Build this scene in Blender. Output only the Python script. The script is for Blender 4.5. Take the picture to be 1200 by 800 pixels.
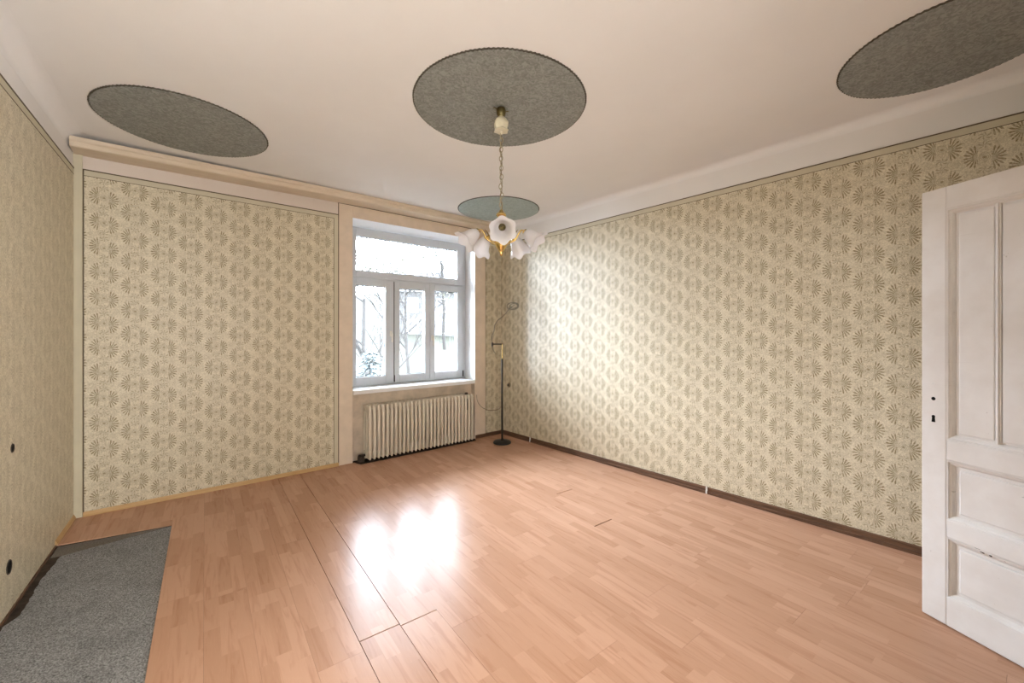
import bpy, bmesh, math, random
from math import sin, cos, pi, radians, atan2, hypot, sqrt, floor
from mathutils import Vector, Matrix
for o in list(bpy.data.objects): bpy.data.objects.remove(o)
C = bpy.context.scene.collection
S = bpy.context.scene
random.seed(7)

# ------------------------------------------------------------------ camera
YAW = 39.65
cam_d = bpy.data.cameras.new('camera'); cam = bpy.data.objects.new('camera', cam_d); C.objects.link(cam)
cam.location = (0, 0, 1.45); cam.rotation_euler = (pi/2, 0, -radians(YAW))
cam_d.sensor_width = 36; cam_d.lens = 478/1200*36; cam_d.shift_y = -10/1200
cam_d.clip_start = .02; cam_d.clip_end = 300
S.camera = cam

# ------------------------------------------------------------------ sky, light, exposure
SKY = 40.0
w = bpy.data.worlds.new('overcast_sky'); S.world = w; w.use_nodes = True
wn = w.node_tree; bg = wn.nodes['Background']
tc = wn.nodes.new('ShaderNodeTexCoord'); sx = wn.nodes.new('ShaderNodeSeparateXYZ')
wn.links.new(tc.outputs['Generated'], sx.inputs[0])
cr = wn.nodes.new('ShaderNodeValToRGB'); wn.links.new(sx.outputs['Z'], cr.inputs[0])
cr.color_ramp.elements[0].position = 0.0; cr.color_ramp.elements[0].color = (.76, .865, 1.02, 1)
cr.color_ramp.elements[1].position = 1.0; cr.color_ramp.elements[1].color = (.90, 1.02, 1.20, 1)
wn.links.new(cr.outputs[0], bg.inputs[0]); bg.inputs[1].default_value = SKY

def area(name, loc, rot, sx_, sy_, power, col=(1, 1, 1), portal=False):
    l = bpy.data.lights.new(name, 'AREA'); l.shape = 'RECTANGLE'; l.size = sx_; l.size_y = sy_; l.energy = power; l.color = col
    o = bpy.data.objects.new(name, l); C.objects.link(o); o.location = loc; o.rotation_euler = rot
    if portal: l.cycles.is_portal = True
    return o
area('window_portal', (2.41, 5.10, 1.75), (-pi/2, 0, 0), 1.62, 1.95, 1, portal=True)
# added fill light for the dim near side, unseen behind the camera
area('added_fill_light', (1.2, -2.2, 1.5), (0, pi/2, 0), 1.9, 2.6, 215, (.95, .98, 1.0))
vs = S.view_settings
vs.view_transform = 'Standard'; vs.look = 'None'; vs.gamma = 1; vs.use_curve_mapping = False
vs.exposure = 0.85

# ------------------------------------------------------------------ node helpers
class G:
    def __init__(s, name):
        s.m = bpy.data.materials.new(name); s.m.use_nodes = True; s.t = s.m.node_tree
        s.b = s.t.nodes['Principled BSDF']; s.out = s.t.nodes['Material Output']
    def n(s, typ, **kw):
        nd = s.t.nodes.new(typ)
        for k, v in kw.items(): setattr(nd, k, v)
        return nd
    def set(s, sock, v):
        if v is None: return
        if hasattr(v, 'is_linked') or hasattr(v, 'links'): s.t.links.new(v, sock)
        else: sock.default_value = v
    def M(s, op, a, b=None, c=None, clamp=False):
        nd = s.n('ShaderNodeMath', operation=op, use_clamp=clamp)
        s.set(nd.inputs[0], a); s.set(nd.inputs[1], b)
        if c is not None: s.set(nd.inputs[2], c)
        return nd.outputs[0]
    def step(s, x, a, b):          # smoothstep a..b -> 0..1
        nd = s.n('ShaderNodeMapRange', interpolation_type='SMOOTHSTEP')
        s.set(nd.inputs[0], x); nd.inputs[1].default_value = a; nd.inputs[2].default_value = b
        return nd.outputs[0]
    def mix(s, f, a, b):
        nd = s.n('ShaderNodeMix', data_type='RGBA')
        s.set(nd.inputs[0], f); s.set(nd.inputs[6], a); s.set(nd.inputs[7], b)
        return nd.outputs[2]
    def noise(s, vec, scale, detail=3, rough=.5, dist=0):
        nd = s.n('ShaderNodeTexNoise'); s.set(nd.inputs['Vector'], vec)
        nd.inputs['Scale'].default_value = scale; nd.inputs['Detail'].default_value = detail
        nd.inputs['Roughness'].default_value = rough; nd.inputs['Distortion'].default_value = dist
        return nd.outputs[0]
    def obj(s): return s.n('ShaderNodeTexCoord').outputs['Object']
    def sep(s, v):
        nd = s.n('ShaderNodeSeparateXYZ'); s.set(nd.inputs[0], v); return nd.outputs
    def comb(s, x, y, z=0.0):
        nd = s.n('ShaderNodeCombineXYZ'); s.set(nd.inputs[0], x); s.set(nd.inputs[1], y); s.set(nd.inputs[2], z); return nd.outputs[0]
    def scale(s, v, k):
        nd = s.n('ShaderNodeVectorMath', operation='MULTIPLY'); s.set(nd.inputs[0], v); nd.inputs[1].default_value = k; return nd.outputs[0]
    def white(s, v):
        nd = s.n('ShaderNodeTexWhiteNoise', noise_dimensions='3D'); s.set(nd.inputs['Vector'], v); return nd.outputs['Value']
    def bump(s, h, strength=.3, dist=.002):
        nd = s.n('ShaderNodeBump'); nd.inputs['Strength'].default_value = strength; nd.inputs['Distance'].default_value = dist
        s.set(nd.inputs['Height'], h); s.set(s.b.inputs['Normal'], nd.outputs[0])
    def fin(s, col, rough=.6, spec=.5, metal=0):
        s.set(s.b.inputs['Base Color'], col); s.set(s.b.inputs['Roughness'], rough)
        s.b.inputs['Specular IOR Level'].default_value = spec; s.b.inputs['Metallic'].default_value = metal
        return s.m
def col(r, g, b): return (r, g, b, 1)

def plain(name, c, rough=.6, spec=.5, metal=0, var=.08, nscale=6, bump=0, bscale=80):
    g = G(name); o = g.obj()
    n = g.noise(o, nscale, 4, .6)
    a = tuple(x*(1-var) for x in c)+(1,); b = tuple(min(1, x*(1+var)) for x in c)+(1,)
    cc = g.mix(g.step(n, .3, .7), a, b)
    if bump: g.bump(g.noise(o, bscale, 3), bump, .002)
    return g.fin(cc, rough, spec, metal)

def wallpaper(name, x0, z0, k_print=1.0, P=.18):
    """printed vinyl wallpaper: mirrored fan blossoms in half-drop columns, x along the wall, z up (metres)"""
    g = G(name); o = g.obj(); X, Y, Z = g.sep(o)
    Q = .202
    warp = g.noise(o, 9, 2)
    x = g.M('SUBTRACT', X, x0 - P/2)
    ci = g.M('FLOOR', g.M('DIVIDE', x, P))
    u = g.M('SUBTRACT', g.M('SUBTRACT', x, g.M('MULTIPLY', ci, P)), P/2)
    half = g.M('MULTIPLY', g.M('MODULO', g.M('ADD', ci, 100), 2), Q/2)
    z = g.M('SUBTRACT', g.M('ADD', g.M('ADD', Z, half), 10*Q), z0 - Q/2)
    zi = g.M('FLOOR', g.M('DIVIDE', z, Q))
    v = g.M('SUBTRACT', g.M('SUBTRACT', z, g.M('MULTIPLY', zi, Q)), Q/2)
    au = g.M('ABSOLUTE', u)
    # fans
    dx = g.M('SUBTRACT', au, .031)
    side = g.M('SIGN', u)
    vv = g.M('ADD', v, g.M('MULTIPLY', side, .012))       # the two fans of a pair sit slightly askew
    ex = g.M('DIVIDE', dx, .060); ey = g.M('DIVIDE', vv, .077)
    r = g.M('SQRT', g.M('ADD', g.M('MULTIPLY', ex, ex), g.M('MULTIPLY', ey, ey)))
    ang = g.M('ARCTAN2', ey, ex)
    k = g.M('MULTIPLY', g.M('ADD', ang, pi/2), 9/pi)
    fr = g.M('ABSOLUTE', g.M('SUBTRACT', g.M('FRACT', k), .5))
    wdt = g.M('ADD', .205, g.M('DIVIDE', .05, g.M('MAXIMUM', r, .2)))
    taper = g.M('MULTIPLY', g.step(r, 1.0, .80), .999)
    pet = g.step(g.M('SUBTRACT', g.M('MULTIPLY', wdt, taper), fr), -.03, .06)
    pet = g.M('MULTIPLY', pet, g.step(r, .20, .28))
    pet = g.M('MULTIPLY', pet, g.step(ex, -.10, -.02))
    wear = g.step(g.noise(o, 110, 3, .7), .36, .60)
    pet = g.M('MULTIPLY', pet, g.M('ADD', .42, g.M('MULTIPLY', wear, .58)))
    hub = g.M('MULTIPLY', g.M('MULTIPLY', g.step(r, .34, .20), g.step(ex, -.12, .0)), .32)
    # rose between the fans
    rr = g.M('SQRT', g.M('ADD', g.M('MULTIPLY', u, u), g.M('MULTIPLY', v, g.M('MULTIPLY', v, .75))))
    ra = g.M('ARCTAN2', v, u)
    sw = g.M('SINE', g.M('ADD', g.M('MULTIPLY', rr, 900), g.M('MULTIPLY', ra, 2)))
    rose = g.M('MULTIPLY', g.step(sw, .25, .8), g.step(rr, .030, .022))
    rose = g.M('MAXIMUM', g.M('MULTIPLY', rose, .6), g.M('MULTIPLY', g.step(rr, .009, .004), .8))
    # scroll leaves above and below the rose
    v2 = g.M('SUBTRACT', g.M('ABSOLUTE', v), .075)
    r2 = g.M('SQRT', g.M('ADD', g.M('MULTIPLY', u, u), g.M('MULTIPLY', v2, g.M('MULTIPLY', v2, 2.2))))
    a2 = g.M('ARCTAN2', v2, u)
    lf = g.M('MULTIPLY', g.step(g.M('SINE', g.M('ADD', g.M('MULTIPLY', a2, 6), g.M('MULTIPLY', r2, 140))), .1, .7), g.step(r2, .036, .026))
    lf = g.M('MULTIPLY', lf, .55)
    # small lighter sprays in the gaps between columns
    u3 = g.M('SUBTRACT', P/2, au)
    v3 = g.M('SUBTRACT', g.M('ABSOLUTE', v), Q/4)
    r3 = g.M('SQRT', g.M('ADD', g.M('MULTIPLY', u3, u3), g.M('MULTIPLY', v3, v3)))
    sp = g.M('MULTIPLY', g.step(r3, .040, .012), g.step(g.noise(o, 130, 2), .42, .58))
    mott = g.noise(o, 170, 2, .75)
    leafy = g.noise(o, 62, 3, .7, 1.6)
    base = g.mix(g.M('ADD', g.M('MULTIPLY', g.step(mott, .40, .60), .5), g.M('MULTIPLY', g.step(leafy, .38, .60), .5)), col(.49, .42, .285), col(.785, .705, .535))
    base = g.mix(g.M('MULTIPLY', sp, .55), base, col(.82, .75, .58))
    base = g.mix(g.M('MULTIPLY', g.step(warp, .4, .7), .12), base, col(.56, .51, .39))
    dark = g.M('MULTIPLY', g.M('MAXIMUM', g.M('MAXIMUM', pet, hub), g.M('MAXIMUM', rose, lf)), k_print)
    # thin sprigs scattered through the ground of the print
    sprig = g.M('MULTIPLY', g.step(g.noise(o, 95, 2, .6, 2.2), .57, .66), .42)
    sprig = g.M('MULTIPLY', sprig, g.step(r, .9, 1.15))
    dark = g.M('MAXIMUM', dark, g.M('MULTIPLY', sprig, k_print))
    c = g.mix(dark, base, col(.25, .19, .09))
    g.bump(g.M('ADD', g.M('MULTIPLY', dark, -.5), g.M('MULTIPLY', mott, .6)), .35, .002)
    return g.fin(c, .44, .55)

def wood(name, c1, c2, rough=.4, stretch=(40, 3, 40), spec=.5, scratch=0):
    g = G(name); o = g.obj()
    n = g.noise(g.scale(o, stretch), 1, 4, .6, .4)
    c = g.mix(g.step(n, .3, .7), col(*c1), col(*c2))
    g.bump(n, .15, .001)
    return g.fin(c, rough, spec)

def laminate():
    g = G('beech_laminate'); o = g.obj(); X, Y, Z = g.sep(o)
    rnd = g.n('ShaderNodeObjectInfo').outputs['Random']
    row = g.M('FLOOR', g.M('DIVIDE', X, .065))
    off = g.white(g.comb(row, g.M('MULTIPLY', rnd, 91.7), 3.1))
    pc = g.M('FLOOR', g.M('DIVIDE', g.M('ADD', Y, g.M('MULTIPLY', off, .43)), .43))
    key = g.comb(row, pc, g.M('MULTIPLY', rnd, 57.3))
    r1 = g.white(key)
    sh = g.comb(g.M('MULTIPLY', r1, 13), g.M('MULTIPLY', r1, 7), g.M('MULTIPLY', rnd, 31))
    va = g.n('ShaderNodeVectorMath', operation='ADD'); g.set(va.inputs[0], o); g.set(va.inputs[1], sh)
    gr = g.noise(g.scale(va.outputs[0], (26, 2.2, 1)), 1, 3, .55, 1.2)
    fine = g.noise(g.scale(va.outputs[0], (260, 14, 1)), 1, 2)
    c = g.mix(r1, col(.50, .278, .172), col(.60, .35, .23))
    c = g.mix(g.M('MULTIPLY', g.step(gr, .48, .72), .38), c, col(.36, .16, .085))
    c = g.mix(g.M('MULTIPLY', g.step(fine, .5, .8), .16), c, col(.68, .42, .28))
    return g.fin(c, .26, .09)

def felt(name, dark, light, sc):
    g = G(name); o = g.obj()
    n = g.noise(o, sc, 2, .8); b = g.noise(o, 5, 3)
    c = g.mix(g.step(n, .33, .67), col(*dark), col(*light))
    c = g.mix(g.M('MULTIPLY', g.step(b, .45, .75), .25), c, col(*(x*.75 for x in dark)))
    g.bump(n, .6, .004)
    return g.fin(c, .95, .1)

def disc_mat(name='grey_relief_paper', a=(.225, .232, .21), b_=(.345, .352, .325)):
    g = G(name); o = g.obj()
    n = g.noise(o, 34, 4, .65, 1.4); f = g.noise(o, 160, 2, .7)
    h = g.M('ADD', g.M('MULTIPLY', n, 1.0), g.M('MULTIPLY', f, .5))
    c = g.mix(g.step(n, .36, .64), col(*a), col(*b_))
    c = g.mix(g.M('MULTIPLY', g.step(f, .5, .8), .25), c, col(*(x*1.15 for x in b_)))
    g.bump(h, .7, .006)
    return g.fin(c, .85, .2)

def glass_mat():
    g = G('window_glass'); t = g.t
    tr = g.n('ShaderNodeBsdfTransparent'); tr.inputs[0].default_value = (.985, .992, .99, 1)
    gl = g.n('ShaderNodeBsdfGlossy'); gl.inputs['Roughness'].default_value = .02
    fz = g.n('ShaderNodeFresnel'); fz.inputs[0].default_value = 1.45
    mx = g.n('ShaderNodeMixShader')
    t.links.new(g.M('MULTIPLY', fz.outputs[0], 1.0), mx.inputs[0]); t.links.new(tr.outputs[0], mx.inputs[1]); t.links.new(gl.outputs[0], mx.inputs[2])
    t.links.new(mx.outputs[0], g.out.inputs[0]); return g.m

def opal_mat():
    g = G('opal_glass'); t = g.t; o = g.obj()
    g.fin(col(.86, .85, .86), .25, .6)
    tl = g.n('ShaderNodeBsdfTranslucent'); tl.inputs[0].default_value = (.92, .90, .90, 1)
    mx = g.n('ShaderNodeMixShader'); mx.inputs[0].default_value = .5
    t.links.new(g.b.outputs[0], mx.inputs[1]); t.links.new(tl.outputs[0], mx.inputs[2]); t.links.new(mx.outputs[0], g.out.inputs[0])
    return g.m

def doorpaint():
    g = G('old_white_door_paint'); o = g.obj()
    n = g.noise(o, 5, 4, .6)
    c = g.mix(g.step(n, .3, .7), col(.655, .61, .57), col(.72, .685, .655))
    ln = g.noise(g.scale(o, (1.2, 4, 46)), 1, 4, .65, .6)
    c = g.mix(g.M('MULTIPLY', g.step(ln, .66, .74), .30), c, col(.45, .40, .36))
    ch = g.noise(o, 38, 3, .6)
    c = g.mix(g.M('MULTIPLY', g.step(ch, .72, .75), .5), c, col(.33, .29, .25))
    g.bump(g.M('ADD', ln, g.M('MULTIPLY', n, .5)), .12, .002)
    return g.fin(c, .42, .4)

def plaster(name, c, stain=None):
    g = G(name); o = g.obj()
    n = g.noise(o, 1.3, 4, .6); f = g.noise(o, 60, 3)
    cc = g.mix(g.step(n, .3, .7), col(*(x*.965 for x in c)), col(*c))
    g.bump(g.M('ADD', f, g.M('MULTIPLY', n, 3)), .10, .003)
    return g.fin(cc, .8, .25)

MT = dict(
    wp_back=wallpaper('fan_wallpaper_back', -.435, 1.932, P=.184), wp_right=wallpaper('fan_wallpaper_right', 4.04, 2.608, P=.177),
    wp_left=wallpaper('fan_wallpaper_left', .03, 1.95, .45),
    border=plain('plain_wallpaper_border', (.60, .545, .40), .6, .3, var=.04, bump=.1),
    line=plain('dark_border_line', (.13, .10, .06), .6, .3),
    ceiling=plaster('ceiling_paint', (.865, .845, .82)),
    wall_shaded=plaster('upper_back_wall_shaded', (.73, .64, .565)),  # upper wall colour, darker and pinker to paint in the rail's shadow
    wall=plaster('upper_wall_paint', (.84, .81, .78)),
    reveal=plaster('white_reveal_paint', (.86, .85, .83)),
    band=plain('beige_painted_band', (.73, .605, .475), .55, .35, var=.05),
    niche=plain('stained_niche_plaster', (.68, .56, .43), .7, .3, var=.14, nscale=5, bump=.2, bscale=50),
    rail=wood('pale_beige_timber', (.66, .545, .405), (.72, .61, .47), .5, (4, 40, 40)),
    board_dark=wood('dark_brown_skirting_wood', (.085, .043, .024), (.16, .085, .048), .5, (4, 60, 60), .25),
    board_honey=wood('honey_skirting_wood', (.52, .31, .12), (.60, .38, .17), .45, (4, 60, 60)),
    lam=laminate(), subfloor=plain('dark_subfloor', (.06, .045, .035), .9, .1, var=.3, nscale=14),
    carpet=felt('grey_speckled_felt', (.11, .108, .106), (.44, .435, .43), 190),
    felt=felt('brown_grey_underlay', (.15, .13, .11), (.24, .21, .18), 120),
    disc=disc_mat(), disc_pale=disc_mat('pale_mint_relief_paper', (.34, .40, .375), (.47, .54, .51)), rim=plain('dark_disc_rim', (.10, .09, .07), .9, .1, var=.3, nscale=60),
    pvc=plain('grey_white_window_plastic', (.60, .62, .65), .35, .5, var=.02),
    gasket=plain('black_rubber_gasket', (.03, .03, .03), .6, .3), glass=glass_mat(),
    metal=plain('satin_metal', (.62, .62, .60), .35, .5, 1, var=.05),
    sill=plain('white_sill_paint', (.82, .81, .79), .35, .5, var=.03),
    rad=plain('cream_radiator_enamel', (.74, .655, .53), .38, .5, var=.05, nscale=9),
    rust=plain('dark_rusted_iron', (.06, .045, .035), .8, .3, var=.4, nscale=30, bump=.4),
    brass=plain('polished_brass', (.72, .53, .20), .25, .5, 1, var=.08), opal=opal_mat(),
    oldbrass=plain('tarnished_brass', (.20, .16, .07), .4, .5, 1, var=.2, nscale=30),
    chain=plain('dull_brass_chain', (.42, .38, .26), .4, .5, .8, var=.1),
    cream=plain('cream_ceramic', (.74, .68, .50), .3, .5, var=.06),
    black=plain('dark_lamp_lacquer', (.022, .018, .014), .5, .3, var=.1), wire=plain('thin_grey_wire', (.10, .10, .09), .45, .5, .5),
    cord=plain('brown_flex', (.22, .17, .11), .6, .3), door=doorpaint(), hole=plain('black_hole', (.008, .007, .006), .9, .1),
    clip=plain('white_plastic_clip', (.75, .72, .66), .5, .4),
    bark=plain('grey_brown_bark', (.015, .0135, .012), .9, .1, var=.3, nscale=8),
    leaf=plain('fresh_yellow_green_leaf', (.021, .020, .009), .8, .2, var=.25, nscale=3),
    conif=plain('blue_green_needles', (.040, .046, .045), .8, .2, var=.35, nscale=6),
    grass=plain('hillside_grass', (.0125, .0125, .0085), .9, .1, var=.3, nscale=.3),
    facade=plain('pale_render_facade', (.038, .037, .035), .9, .1, var=.05), roof=plain('grey_roof_tiles', (.028, .026, .026), .8, .2, var=.15, nscale=3),
)

# ------------------------------------------------------------------ mesh helpers
class MB:
    def __init__(s): s.v = []; s.f = []
    def add(s, vs, fs, M=None):
        k = len(s.v); s.v += [tuple(M @ Vector(p)) if M is not None else tuple(p) for p in vs]; s.f += [tuple(i+k for i in f) for f in fs]; return s
    def box(s, x0, x1, y0, y1, z0, z1, M=None):
        vs = [(x, y, z) for z in (z0, z1) for y in (y0, y1) for x in (x0, x1)]
        return s.add(vs, [(0, 2, 3, 1), (4, 5, 7, 6), (0, 1, 5, 4), (2, 6, 7, 3), (0, 4, 6, 2), (1, 3, 7, 5)], M)
    def chbox(s, x0, x1, y0, y1, z0, z1, c, M=None):   # box chamfered along all edges
        b = bmesh.new(); bmesh.ops.create_cube(b, size=1)
        for v in b.verts: v.co = Vector(((x0+x1)/2+v.co.x*(x1-x0), (y0+y1)/2+v.co.y*(y1-y0), (z0+z1)/2+v.co.z*(z1-z0)))
        bmesh.ops.bevel(b, geom=list(b.edges), offset=c, segments=2, affect='EDGES', profile=.5)
        b.verts.ensure_lookup_table(); b.verts.index_update()
        s.add([v.co[:] for v in b.verts], [[v.index for v in f.verts] for f in b.faces], M); b.free(); return s
    def prism(s, poly, z0, z1, M=None):
        n = len(poly); vs = [(x, y, z0) for x, y in poly]+[(x, y, z1) for x, y in poly]
        fs = [tuple(range(n-1, -1, -1)), tuple(range(n, 2*n))]+[(i, (i+1) % n, n+(i+1) % n, n+i) for i in range(n)]
        return s.add(vs, fs, M)
    def extr(s, prof, x0, x1, M=None):                  # profile in (y,z) run along x
        n = len(prof); vs = [(x0, y, z) for y, z in prof]+[(x1, y, z) for y, z in prof]
        fs = [tuple(range(n-1, -1, -1)), tuple(range(n, 2*n))]+[(i, (i+1) % n, n+(i+1) % n, n+i) for i in range(n)]
        return s.add(vs, fs, M)
    def tube(s, pts, rad, n=8, M=None, cap=True):
        pts = [Vector(p) for p in pts]; R = rad if isinstance(rad, (list, tuple)) else [rad]*len(pts)
        vs = []; up = Vector((0, 0, 1)); ref = None
        for i, p in enumerate(pts):
            t = (pts[min(i+1, len(pts)-1)]-pts[max(i-1, 0)]).normalized()
            if ref is None: ref = t.orthogonal().normalized()
            ref = (ref-t*ref.dot(t)).normalized(); b = t.cross(ref)
            vs += [p+(ref*cos(2*pi*j/n)+b*sin(2*pi*j/n))*R[i] for j in range(n)]
        fs = [(i*n+j, i*n+(j+1) % n, (i+1)*n+(j+1) % n, (i+1)*n+j) for i in range(len(pts)-1) for j in range(n)]
        if cap: fs += [tuple(range(n-1, -1, -1)), tuple(range((len(pts)-1)*n, len(pts)*n))]
        return s.add(vs, fs, M)
    def lathe(s, prof, n=24, M=None, mod=None):        # profile (r,z), axis z
        vs = []
        for i, (r, z) in enumerate(prof):
            for j in range(n):
                a = 2*pi*j/n; rr, zz = (r, z) if mod is None else mod(i, r, z, a)
                vs.append((rr*cos(a), rr*sin(a), zz))
        fs = [(i*n+j, i*n+(j+1) % n, (i+1)*n+(j+1) % n, (i+1)*n+j) for i in range(len(prof)-1) for j in range(n)]
        fs += [tuple(range(n-1, -1, -1)), tuple(range((len(prof)-1)*n, len(prof)*n))]
        return s.add(vs, fs, M)
    def torus(s, R, r, n=16, m=6, M=None, sy=1.0):
        vs = []; fs = []
        for i in range(n):
            a = 2*pi*i/n
            for j in range(m):
                b = 2*pi*j/m; vs.append(((R+r*cos(b))*cos(a), (R+r*cos(b))*sin(a)*sy, r*sin(b)))
        for i in range(n):
            for j in range(m): fs.append((i*m+j, ((i+1) % n)*m+j, ((i+1) % n)*m+(j+1) % m, i*m+(j+1) % m))
        return s.add(vs, fs, M)
    def mesh(s, name, mat, smooth=False):
        me = bpy.data.meshes.new(name); me.from_pydata(s.v, [], s.f)
        b = bmesh.new(); b.from_mesh(me); bmesh.ops.recalc_face_normals(b, faces=list(b.faces)); b.to_mesh(me); b.free()
        me.materials.append(MT[mat] if isinstance(mat, str) else mat)
        if smooth:
            for p in me.polygons: p.use_smooth = True
            me.set_sharp_from_angle(angle=radians(38))
        return me
    def build(s, name, mat, parent=None, smooth=False, loc=None, label=None):
        o = bpy.data.objects.new(name, s.mesh(name, mat, smooth)); C.objects.link(o)
        if parent is not None: o.parent = parent
        if loc is not None: o.location = loc
        if label: o['label'] = label
        return o
def frame(x, y, ang, z=0): return Matrix.Translation((x, y, z)) @ Matrix.Rotation(ang, 4, 'Z')
def struct(o, label=None):
    o['kind'] = 'structure'
    if label: o['label'] = label
    return o
def tag(o, label, cat, group=None):
    o['label'] = label; o['category'] = cat
    if group: o['group'] = group
    return o
def empty(name, loc=(0, 0, 0), rz=0):
    o = bpy.data.objects.new(name, None); C.objects.link(o); o.location = loc; o.rotation_euler = (0, 0, rz); o.empty_display_size = .1; return o
def thing(name, label, cat, loc=(0, 0, 0), rz=0, group=None): return tag(empty(name, loc, rz), label, cat, group)
def inst(src, parent, loc=None, rz=None):
    c = src.copy(); C.objects.link(c); c.parent = parent
    if loc is not None: c.location = loc
    if rz is not None: c.rotation_euler = (0, 0, rz)
    return c

# ------------------------------------------------------------------ setting: room geometry
D = 4.645; H = 2.95; YF = -.25
ANG_R = -pi/2+.0245; ANG_L = pi/2-.04425
R0 = (3.645, D)                       # back right corner of the right wall plane
def RX(y): return 3.645+(D-y)*.0245
L0 = (-.605, D)
def LX(y): return -.605-(D-y)*.0443

MB().box(-1.2, 4.1, YF-.25, 5.0, -.12, -.0115).build('floor', 'subfloor'); FLOOR = bpy.data.objects['floor']; struct(FLOOR)
struct(MB().box(-1.1, 4.0, YF-.2, D+.4, H, H+.15).build('ceiling', 'ceiling'))

# back wall with the window recess
NX0, NX1, NX0b, NX1b = 1.535, 3.185, 1.565, 3.245
wb = MB()
wb.prism([(-1.1, D), (NX0, D), (NX0b, D+.36), (NX0b, D+.5), (-1.1, D+.5)], -.0115, H)
wb.prism([(NX1, D), (4.1, D), (4.1, D+.5), (NX1b, D+.5), (NX1b, D+.36)], -.0115, H)
wb.prism([(NX0, D), (NX1, D), (NX1b, D+.36), (NX1b, D+.5), (NX0b, D+.5), (NX0b, D+.36)], 2.735, H)
WB = struct(wb.build('wall_back', 'reveal'))
def wpart(name, mat, parent, x0, x1, z0, z1, t, y1=0.0, bev=0):
    m = MB()
    if bev: m.chbox(x0, x1, y1-t, y1, z0, z1, bev)
    else: m.box(x0, x1, y1-t, y1, z0, z1)
    return m.build(name, mat, parent)
FB = empty('trim_1', (0, D, 0)); struct(FB)
F = WB
def off(o, p=(0, D, 0)): o.location = p; return o
off(wpart('upper_wall_band', 'wall_shaded', WB, -.62, 1.385, 2.745, H-.001, .004))
off(wpart('upper_wall_band', 'wall_shaded', WB, 1.385, 3.64, 2.874, H-.001, .004))
off(wpart('upper_wall_band', 'wall_shaded', WB, 3.36, 3.64, 2.745, 2.874, .004))
off(wpart('wallpaper', 'wp_back', WB, -.548, 1.335, .0, 2.692, .004))
off(wpart('wallpaper', 'wp_back', WB, 3.36, 3.64, .0, 2.692, .004))
b = MB(); b.box(-.548, 1.38, -.0045, 0, 2.696, 2.737); b.box(1.339, 1.38, -.0045, 0, .0, 2.696); b.box(3.36, 3.64, -.0045, 0, 2.696, 2.737)
off(b.build('wallpaper_border', 'border', WB))
b = MB(); b.box(-.6, 1.385, -.007, 0, 2.737, 2.746); b.box(-.548, 1.339, -.0055, 0, 2.692, 2.696); b.box(-.555, -.547, -.007, 0, .0, 2.737)
b.box(1.335, 1.339, -.0055, 0, .0, 2.692); b.box(1.38, 1.387, -.007, 0, .0, 2.874); b.box(1.387, 3.366, -.007, 0, 2.868, 2.874); b.box(3.36, 3.366, -.007, 0, 0.0, 2.868)
b.box(3.366, 3.64, -.007, 0, 2.737, 2.746)
off(b.build('border_line', 'line', WB))
# painted band round the window recess (trim_1) and plain pipe strip in the left corner
wpart('band_side', 'band', FB, 1.387, NX0, 0, 2.868, .011, bev=.003)
wpart('band_side', 'band', FB, NX1, 3.36, .0, 2.868, .009, bev=.003)
wpart('band_top', 'band', FB, NX0, NX1, 2.735, 2.868, .010, bev=.003)
T2 = struct(wpart('trim_2', 'border', None, -.62, -.555, 0, 2.850, .018, bev=.004)); off(T2)
# timber rail under the ceiling, its left end sagging off the plaster
rl = MB(); prof = [(0, 0), (-.205, 0), (-.212, .008), (-.212, .034), (-.222, .044), (-.222, .072), (0, .072)]
n = len(prof); xs = [-.60, .55, 1.5, 3.63]; dz = [-.029, -.014, 0, 0]
vs = [(x, y, 2.874+z+d_) for x, d_ in zip(xs, dz) for y, z in prof]
fs = [tuple(range(n-1, -1, -1)), tuple(range(3*n, 4*n))]+[(k*n+i, k*n+(i+1) % n, (k+1)*n+(i+1) % n, (k+1)*n+i) for k in range(3) for i in range(n)]
rl.add(vs, fs); T3 = struct(off(rl.build('trim_3', 'rail')))
# radiator recess lining under the sill
nb = MB(); nb.prism([(NX0b-.02, D+.095), (NX1b+.02, D+.095), (NX1b+.02, D+.5), (NX0b-.02, D+.5)], -.0115, .80)
nb.prism([(NX0-.001, D+.002), (NX0+.004, D+.002), (NX0+.012, D+.10), (NX0, D+.10)], -.011, .765)
nb.prism([(NX1-.004, D+.002), (NX1+.001, D+.002), (NX1+.012, D+.10), (NX1+.004, D+.10)], -.011, .765)
struct(nb.build('wall_recess', 'niche'))

# right wall
WR = struct(MB().box(-.3, 5.2, 0, .15, -.0115, H).build('wall_right', 'wall')); WR.location = (*R0, 0); WR.rotation_euler = (0, 0, ANG_R)
wpart('wallpaper', 'wp_right', WR, .0, 4.95, 0, 2.667, .004)
wpart('wallpaper_border', 'border', WR, 0, 4.95, 2.671, 2.713, .0045)
b = MB(); b.box(0, 4.95, -.007, 0, 2.713, 2.721); b.box(0, 4.95, -.0055, 0, 2.667, 2.671); b.build('border_line', 'line', WR)
# left wall
WL = struct(MB().box(-5.2, .3, 0, .15, -.0115, H).build('wall_left', 'wall')); WL.location = (*L0, 0); WL.rotation_euler = (0, 0, ANG_L)
wpart('wallpaper', 'wp_left', WL, -4.95, -.0, 0, 2.685, .004)
wpart('wallpaper_border', 'border', WL, -4.95, 0, 2.689, 2.731, .0045)
b = MB(); b.box(-4.95, 0, -.007, 0, 2.731, 2.739); b.box(-4.95, 0, -.0055, 0, 2.685, 2.689); b.build('border_line', 'line', WL)
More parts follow.
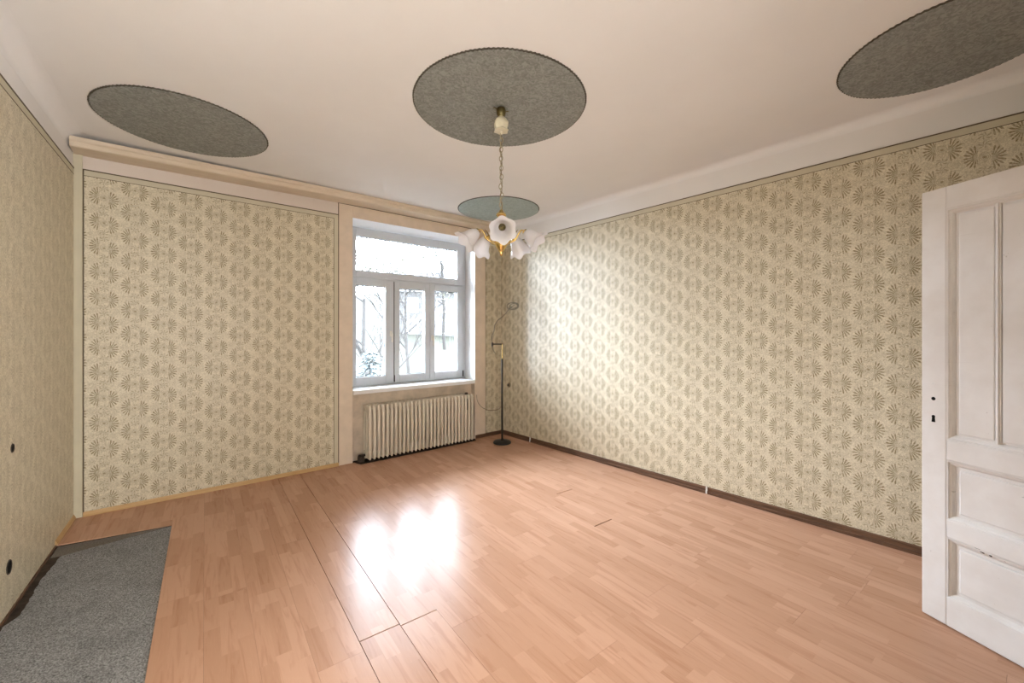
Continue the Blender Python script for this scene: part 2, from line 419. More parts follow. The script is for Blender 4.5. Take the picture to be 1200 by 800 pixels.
# coved corners between the side walls and the ceiling
def cove(name, Rr, x0, x1, loc, ang):
    prof = [(.0, H-Rr), (-.0005, H-Rr)]+[(-Rr+Rr*cos(a), H-Rr+Rr*sin(a)) for a in [pi/2*i/10 for i in range(1, 10)]]+[(-Rr, H-.0005), (-Rr, H), (0, H)]
    o = MB().extr(prof, x0, x1).build(name, 'ceiling', None, True); o.location = loc; o.rotation_euler = (0, 0, ang); return struct(o)
cove('trim_4', .06, 0, 4.93, (*R0, 0), ANG_R)
cove('trim_5', .09, -4.93, -.0, (*L0, 0), ANG_L)
# front wall behind the camera, with the double doorway the open leaf hangs in
DX0, DX1, DHT = 1.60, 2.735, 2.20
wf = MB(); wf.box(-1.1, -.62, YF-.2, YF, -.0115, H); wf.box(1.05, DX0, YF-.2, YF, -.0115, H); wf.box(-.62, 1.05, YF-.2, YF, 2.4, H); wf.box(DX1, 4.1, YF-.2, YF, -.0115, H); wf.box(DX0, DX1, YF-.2, YF, DHT, H)  # wide opening at left added to let the fill light in
struct(wf.build('wall_front', 'wall'))

# invented unseen room shell: keeps sky out, bounces and divides the fill light
nr = MB(); nr.box(-1.1, -1.0, -4.1, YF-.2, -.0115, H); nr.box(1.3, 1.4, -4.1, YF-.2, -.0115, H); nr.box(4.0, 4.1, -4.1, YF-.2, -.0115, H); nr.box(-1.1, 4.1, -4.2, -4.1, -.0115, H); nr.box(-1.1, 4.1, -4.2, YF-.2, H, H+.12); nr.box(-1.1, 4.1, -4.2, YF-.25, -.12, -.0115)
struct(nr.build('wall_added_room', 'wall'))

# skirting
pb = [(0, 0), (-.020, 0), (-.020, .020), (-.012, .026), (-.012, .052), (-.004, .060), (0, .060)]
o = struct(MB().extr(pb, .0, 4.9).build('baseboard_right', 'board_dark')); o.location = (*R0, 0); o.rotation_euler = (0, 0, ANG_R)
pbh = [(0, 0), (-.016, 0), (-.016, .012), (-.006, .034), (0, .036)]
o = struct(MB().extr(pbh, -.552, 1.384).build('baseboard_back', 'board_honey')); off(o, (0, D-.004, 0))
o = struct(MB().extr([(y*.8, z*.8) for y, z in pb], 3.19, 3.63).build('baseboard_back_corner', 'board_dark')); off(o, (0, D-.004, 0))
o = struct(MB().extr(pbh, -.52, -.0).build('baseboard_left', 'board_honey')); o.location = (*L0, 0); o.rotation_euler = (0, 0, ANG_L)
o = struct(MB().box(-4.9, -.52, -.012, 0, -.0115, .004).build('baseboard_left_dark', 'board_dark')); o.location = (*L0, 0); o.rotation_euler = (0, 0, ANG_L)

# laminate planks (children of the floor), laid parallel to the left wall
TH = radians(2.7); dv = Vector((sin(TH), cos(TH))); cv = Vector((cos(TH), -sin(TH)))
def clip(poly, nx, ny, c):            # keep nx*x+ny*y <= c
    out = []
    for i, p in enumerate(poly):
        q = poly[(i+1) % len(poly)]; a = nx*p[0]+ny*p[1]-c; b_ = nx*q[0]+ny*q[1]-c
        if a <= 0: out.append(p)
        if (a < 0) != (b_ < 0) and a != b_:
            t = a/(a-b_); out.append((p[0]+(q[0]-p[0])*t, p[1]+(q[1]-p[1])*t))
    return out
PW, PL, Q0 = .195, 1.285, .579
JOINT = {0: 1.961, 1: 1.946, 9: 2.07, 10: 2.69}
GAPL = {0: .0032, 1: .0034, 2: .0010}     # open seam on the left edge of a row
rl_ = random.Random(3)
pmesh = None
for k in range(-8, 17):
    q0 = Q0+k*PW; j0 = JOINT.get(k, rl_.uniform(0, PL)); gl = GAPL.get(k, .0005); gr = GAPL.get(k+1, .0005)
    i0 = int((-1-j0)//PL)
    for i in range(i0, i0+7):
        p0 = j0+i*PL; p1 = p0+PL
        ge = {0: .0045, 1: .0028, 9: .009, 10: .009}[k] if (k in JOINT and i == 0) else .0004; ge1 = .0025 if (k in JOINT and i == -1) else .0004
        rect = [(q0+gl/2, p0+ge), (q0+PW-gr/2, p0+ge), (q0+PW-gr/2, p1-ge1), (q0+gl/2, p1-ge1)]
        org = cv*q0+dv*p0
        wp_ = [tuple(cv*q+dv*p) for q, p in rect]; base_n = len(wp_); full = wp_
        for c_ in ((0, 1, D-.004), (0, -1, -(YF-.19)), (1, .0245, 3.645+D*.0245-.001), (-1, .0443, .605+D*.0443-.001)):
            wp_ = clip(wp_, *c_)
            if len(wp_) < 3: break
        if len(wp_) < 3: continue
        if k <= -5:                      # the laminate of the left front corner is gone
            wp_ = clip(wp_, -.102/.5623, -.553/.5623, -(.102*-.029+.553*4.025)/.5623)
            if len(wp_) < 3: continue
        loc_ = [((Vector(p)-org).dot(cv), (Vector(p)-org).dot(dv)) for p in wp_]
        area_ = abs(sum(loc_[a][0]*loc_[(a+1) % len(loc_)][1]-loc_[(a+1) % len(loc_)][0]*loc_[a][1] for a in range(len(loc_))))/2
        if area_ < .0008: continue
        whole = len(wp_) == 4 and all((Vector(a)-Vector(b_)).length < 1e-6 for a, b_ in zip(wp_, full)) and k not in (-1, 0, 1, 2, 9, 10)
        if whole and pmesh is not None: o = bpy.data.objects.new('plank', pmesh); C.objects.link(o)
        else:
            o = MB().prism(loc_, -.0075, 0).build('plank', 'lam')
            if whole: pmesh = o.data
        o.parent = FLOOR; o.location = (org.x, org.y, rl_.uniform(-.0004, .0002)+(.001 if k == 1 and i == 0 else 0)); o.rotation_euler = (0, 0, -TH)

# old felt carpet laid bare in the left front corner
def ragged(pts, amp, step, seed):
    r = random.Random(seed); out = []
    for i, p in enumerate(pts):
        q = pts[(i+1) % len(pts)]; L = hypot(q[0]-p[0], q[1]-p[1]); n = max(1, int(L/step))
        for j in range(n):
            t = j/n; nx, ny = -(q[1]-p[1])/L, (q[0]-p[0])/L; a = r.uniform(-amp, amp) if j else 0
            out.append((p[0]+(q[0]-p[0])*t+nx*a, p[1]+(q[1]-p[1])*t+ny*a))
    return out
def on_plank(q, p): v = cv*q+dv*p; return (v.x, v.y)
cp = [(.0, 4.015), (-.035, 4.012), (-.57, 3.93), (LX(3.6)+.045, 3.6), (LX(3.25)+.055, 3.25), (LX(3.18)+.015, 3.17), (LX(2)+.02, 2.0), (LX(0)+.05, -.2), on_plank(-.16, -.3)]
MB().prism(ragged(cp, .004, .03, 5), -.0113, -.0079).build('carpet', 'carpet')
tag(bpy.data.objects['carpet'], 'old grey speckled felt carpet laid bare beside the left wall', 'carpet')
fs_ = [(-.045, 4.022), (LX(4.11)+.02, 4.118), (LX(3.93)+.02, 3.95), (-.56, 3.94)]
tag(MB().prism(ragged(fs_, .002, .03, 6), -.0113, -.0079).build('underlay_strip', 'felt'), 'narrow brown-grey wedge of underlay between carpet and cut laminate', 'underlay')

# ------------------------------------------------------------------ ceiling discs
def disc(cx, cy, r, label, seed, sx_=1.0, mat='disc'):
    r_ = random.Random(seed); N = int(2*pi*r/.0125)
    def ring(rad, amp):
        return [((rad+(amp if i % 2 else -amp)+r_.uniform(-.0012, .0012))*cos(2*pi*i/N)*sx_, (rad+(amp if i % 2 else -amp)+r_.uniform(-.0012, .0012))*sin(2*pi*i/N)) for i in range(N)]
    e = tag(empty('ceiling_disc', (cx, cy, H)), label, 'ceiling disc', 'grey discs on the ceiling')
    MB().prism(ring(r, .0028), -.007, -.0002).build('rim', 'rim', e)
    MB().prism(ring(r-.007, .0024), -.0095, -.0003).build('panel', mat, e)
    return e
disc(1.665, 2.133, .5625, 'large grey ceiling disc the chandelier hangs from', 1)
disc(.076, 3.79, .503, 'grey ceiling disc near the left wall, beside the timber rail', 2)
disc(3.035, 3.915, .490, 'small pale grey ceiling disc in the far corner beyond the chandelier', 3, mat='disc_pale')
disc(3.134, .199, .447, 'dark grey ceiling disc above the white door, cut by the frame', 4)

# ------------------------------------------------------------------ window
W1 = struct(empty('window_1', (2.41, 4.995, .80)))
def wl(x): return x-2.41
def wz(z): return z-.80
def wbar(m, x0, x1, z0, z1, y0=-.035, y1=.035, c=.004): m.chbox(wl(x0), wl(x1), y0, y1, wz(z0), wz(z1), c)
m = MB(); wbar(m, 1.57, 1.625, .80, 2.722); wbar(m, 3.165, 3.25, .80, 2.722); wbar(m, 1.625, 3.18, .80, .845); wbar(m, 1.625, 3.18, 2.665, 2.722); wbar(m, 1.625, 3.18, 2.092, 2.165); wbar(m, 2.125, 2.185, .80, 2.1, -.004, .034); wbar(m, 2.635, 2.685, .80, 2.1, -.004, .034)
m.build('frame', 'pvc', W1)
def sash(x0, x1, z0, z1, l, r_, b_, t_, handle=None):
    m = MB(); yy = (-.052, .02)
    wbar(m, x0, x0+l, z0, z1, *yy); wbar(m, x1-r_, x1, z0, z1, *yy); wbar(m, x0+l, x1-r_, z0, z0+b_, *yy); wbar(m, x0+l, x1-r_, z1-t_, z1, *yy)
    s = m.build('sash', 'pvc', W1)
    m = MB(); g0, g1, h0, h1 = wl(x0+l), wl(x1-r_), wz(z0+b_), wz(z1-t_); e = .005
    for yy in (-.0535, -.0125):
        m.box(g0-.001, g0+e, yy, yy+.003, h0, h1); m.box(g1-e, g1+.001, yy, yy+.003, h0, h1); m.box(g0, g1, yy, yy+.003, h0-.001, h0+e); m.box(g0, g1, yy, yy+.003, h1-e, h1+.001)
    MB().box(g0-.004, g1+.004, -.012, -.006, h0-.004, h1+.004).build('pane', 'glass', s)
    m2 = MB(); e = .006; y0, y1 = -.020, -.013
    m2.box(g0, g0+e, y0, y1, h0, h1); m2.box(g1-e, g1, y0, y1, h0, h1); m2.box(g0+e, g1-e, y0, y1, h0, h0+e); m2.box(g0+e, g1-e, y0, y1, h1-e, h1)
    m2.build('gasket', 'gasket', s)
    if handle:
        hx, hz = handle; m = MB(); X = wl(hx); Z = wz(hz)
        m.chbox(X-.014, X+.014, -.062, -.050, Z-.035, Z+.035, .004); m.tube([(X, -.055, Z), (X, -.095, Z)], .009, 10)
        m.chbox(X-.010, X+.010, -.104, -.090, Z-.105, Z+.012, .004)
        m.build('handle', 'clip', s, True)
    return s
sash(1.615, 3.19, 2.125, 2.70, .062, .10, .08, .085)
sash(1.610, 2.149, .815, 2.105, .068, .108, .10, .08, (2.108, 1.44))
sash(2.161, 2.656, .815, 2.105, .064, .070, .10, .085)
sash(2.660, 3.178, .815, 2.105, .070, .085, .10, .08, (2.690, 1.385))
m = MB(); m.box(wl(2.149), wl(2.161), -.045, .0, wz(.83), wz(2.10)); m.build('gap_seal', 'gasket', W1)
m = MB(); m.tube([(wl(3.184), -.056, wz(.83)), (wl(3.184), -.056, wz(.915))], .009, 10); m.tube([(wl(2.155), -.056, wz(.83)), (wl(2.155), -.056, wz(.915))], .008, 10); m.build('hinge', 'gasket', W1, True)
m = MB(); m.chbox(wl(NX0+.004), wl(NX1-.004), -.368, -.036, -.042, .006, .006); m.build('window_sill', 'sill', W1)

# ------------------------------------------------------------------ radiator
RD = thing('radiator', 'cream ribbed column radiator in the recess under the window', 'radiator', (1.66, 4.505, 0))
NS = 28; SP = 1.418/NS; RDEP = .20; RZ0, RZ1 = .035, .632
def section():
    m = MB(); wd = SP*.40; tw = SP*.30
    for y in (.022, .1, .178):
        pts = [(0, y, RZ0+.045), (0, y, RZ1-.045)]
        m.tube(pts, tw, 10)
    # rounded headers top and bottom
    for z0, z1 in ((RZ1-.075, RZ1), (RZ0, RZ0+.075)):
        a = MB(); a.chbox(-wd*.82, wd*.82, .004, RDEP, z0, z1, .011); m.add(a.v, a.f)
    # front tube runs full height with a pointed foot and crown
    m.tube([(0, .012, RZ0-.004), (0, .010, RZ0+.03), (0, .010, RZ1-.03), (0, .016, RZ1+.002)], [tw*.5, tw*1.12, tw*1.12, tw*.6], 10)
    m.tube([(-SP/2, .1, RZ1-.038), (SP/2, .1, RZ1-.038)], .016, 10); m.tube([(-SP/2, .1, RZ0+.038), (SP/2, .1, RZ0+.038)], .016, 10)
    return m
sec = section().build('radiator_section', 'rad', RD, True, loc=(SP/2, 0, 0))
for i in range(1, NS): inst(sec, RD, loc=(SP*(i+.5), 0, 0))
m = MB(); m.tube([(1.418, .1, RZ1-.038), (1.46, .1, RZ1-.038)], .013, 10); m.build('supply_pipe', 'rad', RD, True)
m = MB(); m.lathe([(.004, 0), (.020, .0), (.023, .012), (.018, .024), (.006, .026)], 14, Matrix.Translation((1.33, .055, RZ1+.003))); m.build('valve_key', 'rust', RD, True, label='small dark valve key lying at the right end')
m = MB(); m.box(1.306, 1.312, -.006, .001, .44, .585); m.build('vent_rod', 'rust', RD, label='thin dark rod between the right sections')
m = MB(); m.tube([(-.07, .10, -.008), (-.07, .10, .06), (-.05, .10, RZ0+.038), (.0, .10, RZ0+.038)], .014, 10)
m.tube([(-.062, .03, .07), (-.062, .10, .07)], .02, 10); m.lathe([(.006, 0), (.03, .0), (.034, .03), (.028, .055), (.008, .06)], 12, Matrix.Translation((-.058, .045, .025)))
m.build('valve', 'rust', RD, True, label='dark rusty valve at the lower left end')
for x in (.08, 1.33):
    for y in (.05, .13): MB().box(x-.014, x+.014, y, y+.03, .003, RZ0+.02).build('foot', 'rust', RD)
MB().prism(ragged([(1.585, 4.525), (3.13, 4.535), (3.175, 4.64), (1.555, 4.64)], .006, .05, 9), .0005, .002).build('subfloor_shade_strip', 'subfloor', FLOOR, label='dark strip of subfloor and painted shade under the radiator')  # subfloor and the radiator's shadow, painted as one dark strip

# ------------------------------------------------------------------ chandelier
CX, CY = 1.665, 2.121
CH = thing('chandelier', 'brass chandelier with five frosted tulip glass shades on a long chain', 'chandelier', (CX, CY, 1.9656)); CH.scale = (.9375,)*3
Z = lambda z: z-2.0
m = MB(); m.lathe([(.006, Z(3.041)), (.014, Z(3.04)), (.030, Z(3.03)), (.034, Z(3.01)), (.030, Z(2.985)), (.018, Z(2.965)), (.005, Z(2.963))], 18)
m.tube([(-.005, 0, Z(3.005)), (-.05, .01, Z(3.025)), (-.062, .012, Z(3.018))], .003, 6); m.tube([(.0, 0, Z(3.005)), (.05, -.02, Z(3.02))], .003, 6)
m.build('ceiling_hook', 'oldbrass', CH, True, label='tarnished dark hook under the ceiling')
m = MB()
def flute(i, r, z, a): return (r*(1+.10*cos(6*a)*(1 if i in (3, 4, 5, 6) else 0)), z)
m.lathe([(.008, Z(2.975)), (.022, Z(2.97)), (.038, Z(2.955)), (.050, Z(2.93)), (.048, Z(2.905)), (.040, Z(2.888)), (.050, Z(2.872)), (.012, Z(2.868)), (.006, Z(2.85))], 36, mod=flute)
m.build('canopy', 'cream', CH, True, label='cream and brass fluted canopy')
m = MB(); nl = 17; zt, zb = 2.855, 2.305; ln = (zt-zb)/nl
for i in range(nl):
    M_ = Matrix.Translation((.003*sin(i*2.1), .003*cos(i*1.7), Z(zt-(i+.5)*ln))) @ Matrix.Rotation(pi/2*(i % 2)+.5, 4, 'Z') @ Matrix.Rotation(pi/2, 4, 'X')
    m.torus(ln*.40, .0028, 12, 5, M_, sy=1.45)
m.build('chain', 'chain', CH, True)
m = MB(); m.tube([(.005*sin(i*.9), .005*cos(i*1.3), Z(2.86-(.57)*i/24)) for i in range(25)], .0028, 6); m.build('flex', 'cord', CH, True)
m = MB(); m.lathe([(.004, Z(2.32)), (.012, Z(2.315)), (.020, Z(2.30)), (.034, Z(2.288)), (.036, Z(2.276)), (.020, Z(2.262)), (.017, Z(2.24)), (.026, Z(2.22)), (.018, Z(2.20)), (.022, Z(2.15)), (.046, Z(2.125)), (.052, Z(2.10)), (.048, Z(2.075)), (.034, Z(2.05)), (.018, Z(2.025)), (.010, Z(2.01)), (.011, Z(2.0)), (.003, Z(1.992))], 20)
m.build('stem', 'brass', CH, True)
# shade profile (axis along +z = mouth direction)
def shade_mesh():
    prof = [(.017, .0), (.024, .006), (.034, .022), (.043, .045), (.049, .068), (.056, .088), (.068, .104), (.079, .112)]
    inner = [(r-.0025, z) for r, z in reversed(prof)]
    inner[-1] = (.0145, .0035)
    def mod(i, r, z, a):
        j = i if i < 8 else 15-i; t = max(0, (j-3)/4)
        return (r*(1+.075*t*t*cos(6*a)+.012*(1-t)*cos(12*a)*min(1, j/2)), z+.008*t*t*cos(6*a))
    return MB().lathe(prof+inner, 48, mod=mod)
sh_me = None
base_az = atan2(-CY, -CX)+radians(2)
for i in range(5):
    az = base_az+i*2*pi/5; rt = Vector((cos(az), sin(az), 0)); up = Vector((0, 0, 1))
    def P(r, z): return rt*r+up*Z(z)
    m = MB(); m.tube([P(.03, 2.10), P(.07, 2.085), P(.105, 2.10), P(.125, 2.14), P(.145, 2.165), P(.165, 2.16), P(.178, 2.148)], [.007, .006, .0055, .0055, .0055, .006, .007], 8)
    # little leaf ornament on the arm
    m.add([P(.08, 2.10), P(.10, 2.145)+rt.cross(up)*.014, P(.125, 2.175), P(.10, 2.145)-rt.cross(up)*.014], [(0, 1, 2, 3), (3, 2, 1, 0)])
    arm = m.build('arm', 'brass', CH, True)
    ax = (rt*cos(radians(42))-up*sin(radians(42))).normalized()
    if i == 0: ax = (rt*cos(radians(24))-up*sin(radians(24))).normalized()
    R_ = Vector((0, 0, 1)).rotation_difference(ax).to_matrix().to_4x4()
    M_ = Matrix.Translation(P(.172, 2.152)) @ R_
    m = MB(); m.lathe([(.008, -.012), (.018, -.008), (.024, .006), (.024, .012), (.016, .016), (.015, .040), (.013, .044), (.004, .036)], 16, M_)
    m.build('socket', 'oldbrass' if i == 0 else 'brass', arm, True)
    if sh_me is None:
        so = shade_mesh().build('shade', 'opal', arm, True); sh_me = so.data
    else:
        so = bpy.data.objects.new('shade', sh_me); C.objects.link(so); so.parent = arm
    so.matrix_local = M_ @ Matrix.Scale(1.1, 4)

# ------------------------------------------------------------------ floor lamp in the back right corner
LP = thing('floor_lamp', 'thin dark floor lamp with round base and wire loop head in the corner', 'lamp', (3.325, 4.215, .0))
m = MB(); m.lathe([(.112, .0005), (.118, .006), (.116, .022), (.105, .032), (.06, .038), (.022, .045), (.012, .06), (.006, .062)], 32); m.build('base', 'black', LP, True)
m = MB(); m.tube([(0, 0, .04), (0, 0, 1.11)], .0125, 12); m.build('pole', 'black', LP, True)
m = MB(); m.tube([(0, 0, 1.10), (0, 0, 1.315)], .006, 10); m.build('upper_pole', 'brass', LP, True, label='thin brass upper rod')
Rt_ = Vector((cos(radians(YAW)), -sin(radians(YAW)), 0))
def lp(px, z): t = Rt_*(px/89.0); return (t.x, t.y, z)
m = MB(); m.tube([lp(1, 1.303), lp(-12, 1.303)], .010, 10); m.tube([lp(-11.5, 1.325), lp(-11.5, 1.275)], .012, 10); m.build('bracket', 'black', LP, True)
m = MB(); m.tube([lp(-11.5, 1.32), lp(-12.2, 1.37), lp(-11.5, 1.43), lp(-9.5, 1.475), lp(-9, 1.55), lp(-5, 1.62), lp(0, 1.66), lp(4.5, 1.71), lp(8, 1.765)], .0042, 8)
m.tube([lp(-11.5, 1.28), lp(-10.8, 1.23), lp(-9, 1.195), lp(-7.5, 1.175)], .004, 8); m.build('gooseneck', 'wire', LP, True)
m = MB(); c0 = Vector(lp(12.5, 1.805))
for k, (rx, rz) in enumerate(((.076, .046), (.050, .030))):
    pts = [c0+Rt_*(rx*cos(a)+k*.012)+Vector((0, 0, rz*sin(a)))+Vector((sin(radians(YAW)), cos(radians(YAW)), 0))*(-.03*cos(a)) for a in [2*pi*i/28 for i in range(29)]]
    m.tube(pts, .0042, 8)
m.tube([lp(8, 1.765), lp(12, 1.80), lp(14.5, 1.815)], .004, 8); m.build('loop_head', 'wire', LP, True)
m = MB()
cpts = [(3.20, 4.62, .60), (3.205, 4.612, .52), (3.24, 4.58, .445), (3.31, 4.53, .395), (3.36, 4.45, .395), (3.36, 4.33, .43), (3.335, 4.235, .50), (3.328, 4.225, .62)]
sm = []
for i in range(len(cpts)-1):
    a0, a1, a2, a3 = [Vector(cpts[max(0, min(len(cpts)-1, i+j))]) for j in (-1, 0, 1, 2)]
    for t in (0, .25, .5, .75): sm.append(.5*((2*a1)+(a2-a0)*t+(2*a0-5*a1+4*a2-a3)*t*t+(3*a1-a0-3*a2+a3)*t**3))
sm.append(Vector(cpts[-1])); m.tube(sm, .0035, 6)
tag(m.build('lamp_cord', 'cord', None, True), 'thin brown flex sagging between the radiator and the floor lamp', 'cord')

# ------------------------------------------------------------------ small fittings on the walls
def on_right(y, z): return (RX(y)-.004, y, z)
e = thing('wall_socket', 'small brown round socket on the right wall behind the floor lamp', 'socket', on_right(4.46, .715), ANG_R)
Mx = Matrix.Rotation(pi/2, 4, 'X')
MB().lathe([(.006, 0), (.032, 0), (.034, .006), (.026, .014), (.006, .016)], 18, Mx).build('cover', 'cord', e, True)
MB().lathe([(.003, .012), (.013, .0165), (.012, .030), (.003, .032)], 14, Mx).build('knob', 'black', e, True)
e = tag(MB().tube([(0, 0, 0), (0, -.022, .004)], .003, 8).add([(-.007, -.02, -.003), (.007, -.02, -.003), (.007, -.02, .011), (-.007, -.02, .011), (-.007, -.024, -.003), (.007, -.024, -.003), (.007, -.024, .011), (-.007, -.024, .011)],
        [(0, 1, 2, 3), (4, 7, 6, 5), (0, 4, 5, 1), (2, 6, 7, 3), (1, 5, 6, 2), (0, 3, 7, 4)]).build('nail', 'metal'), 'small nail left in the bright part of the right wall', 'nail')
e.location = on_right(3.518, 2.01); e.rotation_euler = (0, 0, ANG_R)
for y, lab in ((4.02, 'white cable clip on the dark skirting near the floor lamp'), (1.713, 'white cable clip on the dark skirting halfway along the right wall')):
    e = thing('cable_clip', lab, 'clip', (RX(y)-.02, y, .0), ANG_R, 'cable clips on the skirting')
    m = MB(); m.chbox(-.007, .007, -.005, .0, .002, .030, .002); m.chbox(-.007, .007, -.003, .010, .027, .062, .002); m.build('strap', 'clip', e)
    MB().lathe([(.001, 0), (.004, 0), (.003, .003), (.001, .003)], 8, Matrix.Translation((0, -.005, .018)) @ Mx).build('pin', 'metal', e, True)
for y, z, r, lab in ((3.348, .841, .021, 'small dark hole in the left wall, the upper of two'), (3.30, .234, .034, 'larger dark round hole in the left wall, low above the carpet')):
    e = thing('junction_hole', lab, 'wall hole', (LX(y)+.0042, y, z), ANG_L, 'dark holes in the left wall')
    MB().torus(r, .0035, 24, 6, Mx).build('rim', 'rust', e, True)
    MB().lathe([(r*.98, 0), (r*.9, -.0004), (r*.3, -.0008)], 24, Mx @ Matrix.Translation((0, 0, .001))).build('cavity', 'hole', e, True)

# ------------------------------------------------------------------ open white door leaf
DW, DT, DH = .56, .042, 2.165
DR = struct(empty('door_1', (2.982, .273, .008), atan2(-.892, -.453)))
m = MB(); m.chbox(0, .102, 0, DT, 0, DH, .005); m.build('stile', 'door', DR)
m = MB(); m.chbox(DW-.102, DW, 0, DT, 0, DH, .005); m.build('stile', 'door', DR)
PX0, PX1 = .102, DW-.102
for nm, z0, z1 in (('bottom_rail', 0, .140), ('middle_rail', .436, .522), ('lock_rail', .816, .916), ('top_rail', 2.052, DH)):
    MB().chbox(PX0-.0005, PX1+.0005, .0008, DT-.0008, z0, z1, .003).build(nm, 'door', DR)
def moulding(m, x0, x1, z0, z1, y0=0.0):
    # mitred stepped moulding round an opening: profile (inset, depth)
    pr = [(0, .0), (.006, .0005), (.010, .006), (.016, .008), (.024, .016), (.027, .022)]
    vs = []
    for i_, d_ in pr: vs += [(x0+i_, y0+d_, z0+i_), (x1-i_, y0+d_, z0+i_), (x1-i_, y0+d_, z1-i_), (x0+i_, y0+d_, z1-i_)]
    fs = [(k*4+j, k*4+(j+1) % 4, (k+1)*4+(j+1) % 4, (k+1)*4+j) for k in range(len(pr)-1) for j in range(4)]
    m.add(vs, fs)
for z0, z1 in ((.140, .436), (.522, .816), (.916, 2.052)):
    m = MB(); moulding(m, PX0, PX1, z0, z1, .0005); m.build('panel_moulding', 'door', DR)
    if z1 < 1:
        m = MB(); m.box(PX0, PX1, .020, .030, z0, z1); m.chbox(PX0+.040, PX1-.040, .012, .024, z0+.040, z1-.040, .007); m.build('panel', 'door', DR)
    else:
        for a, b_ in ((PX0, .2805), (.2805, PX1)):
            m = MB(); m.box(a, b_, .020, .030, z0, z1); m.chbox(a+(.040 if a == PX0 else .013), b_-(.040 if b_ == PX1 else .013), .014, .024, z0+.035, z1-.035, .004); m.build('panel', 'door', DR)
        m = MB(); m.chbox(.270, .291, .012, .024, z0+.022, z1-.022, .004); m.chbox(.2775, .2835, .008, .016, z0+.022, z1-.022, .002); m.build('panel_bead', 'door', DR)
m = MB(); m.lathe([(.009, .0), (.0085, -.0004), (.002, -.0006)], 16, Matrix.Translation((.050, -.0002, 1.110)) @ Matrix.Rotation(pi/2, 4, 'X')); m.build('spindle_hole', 'hole', DR, label='round hole where the handle is missing')
Mk = Matrix.Translation((.050, 0, 1.010)) @ Matrix.Rotation(pi/2, 4, 'X')
m = MB(); m.prism([(.0075*cos(a), .010+.0075*sin(a)) for a in [2*pi*i/14 for i in range(14)]], 0, .0006, Mk); m.prism([(-.008, -.018), (.008, -.018), (.0055, .010), (-.0055, .010)], 0, .0007, Mk); m.build('keyhole', 'hole', DR, label='black keyhole')
m = MB(); m.box(.044, .055, -.002, .001, 1.186, 1.189); m.build('nail', 'metal', DR)
m = MB()
for x, z, a in ((.205, .430, .02), (.225, .425, .014), (.255, .424, .010)): m.prism(ragged([(x, z), (x+a, z-.002), (x+a, z+.008), (x, z+.007)], .0012, .004, int(x*1000)), -.001, .0003, Matrix(((1, 0, 0, 0), (0, 0, 1, .004), (0, 1, 0, 0), (0, 0, 0, 1))))
m.build('paint_chip', 'rust', DR, label='dark chipped paint above the lowest panel')
m = MB(); m.tube([(DW+.004, DT*.2, .25), (DW+.004, DT*.2, .37)], .009, 10); m.tube([(DW+.004, DT*.2, 1.75), (DW+.004, DT*.2, 1.87)], .009, 10); m.build('hinge', 'metal', DR, True)

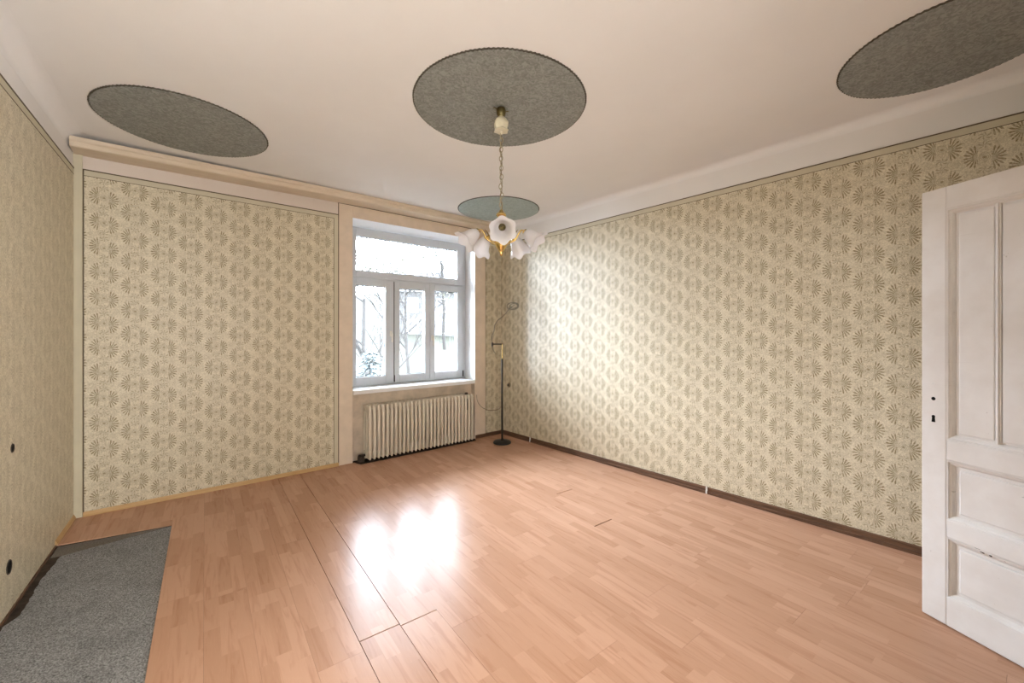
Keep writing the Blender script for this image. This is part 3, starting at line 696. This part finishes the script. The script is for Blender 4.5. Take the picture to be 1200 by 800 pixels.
# ------------------------------------------------------------------ outside the window
g = MB(); NXg = 12
ys = [5.2, 9, 14, 20, 28, 40, 60]; zs = [-4.0, -3.6, -2.8, -1.2, .6, 3.0, 7.0]
vs = []; fs = []
for yy, zz in zip(ys, zs):
    for i in range(NXg): x = -12+i*6; vs.append((x, yy, zz+.35*sin(x*.6+yy*.3)))
for j in range(len(ys)-1):
    for i in range(NXg-1): fs.append((j*NXg+i, j*NXg+i+1, (j+1)*NXg+i+1, (j+1)*NXg+i))
g.add(vs, fs); o = g.build('ground', 'grass', None, True); struct(o)
def gz(y):
    for a, b_, c, d_ in zip(ys, ys[1:], zs, zs[1:]):
        if a <= y <= b_: return c+(d_-c)*(y-a)/(b_-a)
    return -4
def tree(x, y, h, r0, seed, label, leaves=0, lsz=.05, spread=.55):
    r_ = random.Random(seed); root = thing('bare_tree' if leaves < 200 else 'budding_tree', label, 'tree', (x, y, gz(y)-.3), 0)
    m = MB(); tips = []
    def grow(p, d_, L, rad, lev):
        n = 4; pts = [p]; R = [rad]; q = Vector(p)
        for i in range(n):
            d_ = (d_+Vector((r_.uniform(-1, 1), r_.uniform(-1, 1), r_.uniform(-.4, .6)))*.16).normalized(); q = q+d_*L/n
            pts.append(q.copy()); R.append(rad*(1-.5*(i+1)/n))
        m.tube(pts, R, 7 if lev == 0 else 5 if lev < 2 else 3, cap=False)
        if lev >= 4: tips.append(pts[-1]); tips.append(pts[2]); return
        nb_ = {0: 9, 1: 6, 2: 5, 3: 3}[lev]
        for k in range(nb_):
            t = r_.uniform(.35, 1) if lev else r_.uniform(.42, 1); i = min(n-1, int(t*n)); b0 = pts[i].lerp(pts[i+1], t*n-i)
            sd = Vector((r_.uniform(-1, 1), r_.uniform(-1, 1), r_.uniform(-.1, .8))).normalized()
            grow(b0, (d_*(1-spread)+sd*spread).normalized(), L*r_.uniform(.45, .66), R[i]*.55, lev+1)
    grow(Vector((0, 0, 0)), Vector((0, 0, 1)), h*.62, r0, 0)
    m.build('branches', 'bark', root)
    if leaves:
        f = MB()
        for i in range(leaves):
            c = Vector(r_.choice(tips))+Vector((r_.gauss(0, .12), r_.gauss(0, .12), r_.gauss(0, .12)))
            a = Vector((r_.uniform(-1, 1), r_.uniform(-1, 1), r_.uniform(-1, 1))).normalized(); b_ = a.orthogonal().normalized(); s = lsz*r_.uniform(.6, 1.3)
            f.add([c-a*s, c+b_*s*.5, c+a*s, c-b_*s*.5], [(0, 1, 2, 3)])
        lo = f.build('foliage', 'leaf', root); lo['kind'] = 'stuff'
    return root
tree(4.55, 12.0, 9.5, .085, 11, 'bare tree with fine twigs seen through the left window pane')
tree(8.7, 18.5, 9.5, .10, 23, 'yellow-green budding tree seen through the middle window pane', 5200, .075)
tree(15.2, 26.0, 11, .13, 31, 'pale budding tree seen through the right window pane', 5200, .085)
cn = thing('conifer', 'small blue-green conifer low in the left window pane', 'tree', (2.95, 7.9, gz(7.9)+.30)); rr_ = random.Random(4)
MB().tube([(0, 0, 0), (0, 0, 4.3)], [.07, .02], 7).build('trunk', 'bark', cn)
f = MB()
for i in range(1500):
    t = rr_.random()**.8; zz = 1.2+3.3*t; R = .52*sqrt(max(.02, 1-(2*t-.75)**2/1.6))*rr_.uniform(.25, 1); a = rr_.uniform(0, 2*pi); c = Vector((R*cos(a), R*sin(a), zz)); d_ = Vector((cos(a), sin(a), -.25)); e_ = Vector((-sin(a), cos(a), rr_.uniform(-.5, .5)))
    f.add([c-d_*.09, c+e_*.025, c+d_*.09, c-e_*.025], [(0, 1, 2, 3)])
fo = f.build('foliage', 'conif', cn); fo['kind'] = 'stuff'
hs = thing('house', 'pale house with low grey roof beyond the trees at right', 'building', (20.5, 34.0, gz(34)-1.0), radians(-25))
MB().box(-5, 5, -4, 4, 0, 4.2).build('wall', 'facade', hs)
m = MB(); m.extr([(-4.5, 4.1), (4.5, 4.1), (0, 6.4)], -5.4, 5.4); m.build('roof', 'roof', hs)
wf_ = None
for x in (-3.6, -1.2, 1.2, 3.6):
    for z in (.7, 2.5):
        if wf_ is None: wf_ = MB().box(-.45, .45, -.06, .06, -.6, .6).build('window', 'pvc', hs, loc=(x, -4.0, z+.5)); pn = MB().box(-.38, .38, -.08, -.05, -.53, .53).build('pane', 'gasket', wf_)
        else: c = inst(wf_, hs, loc=(x, -4.0, z+.5)); inst(pn, c)
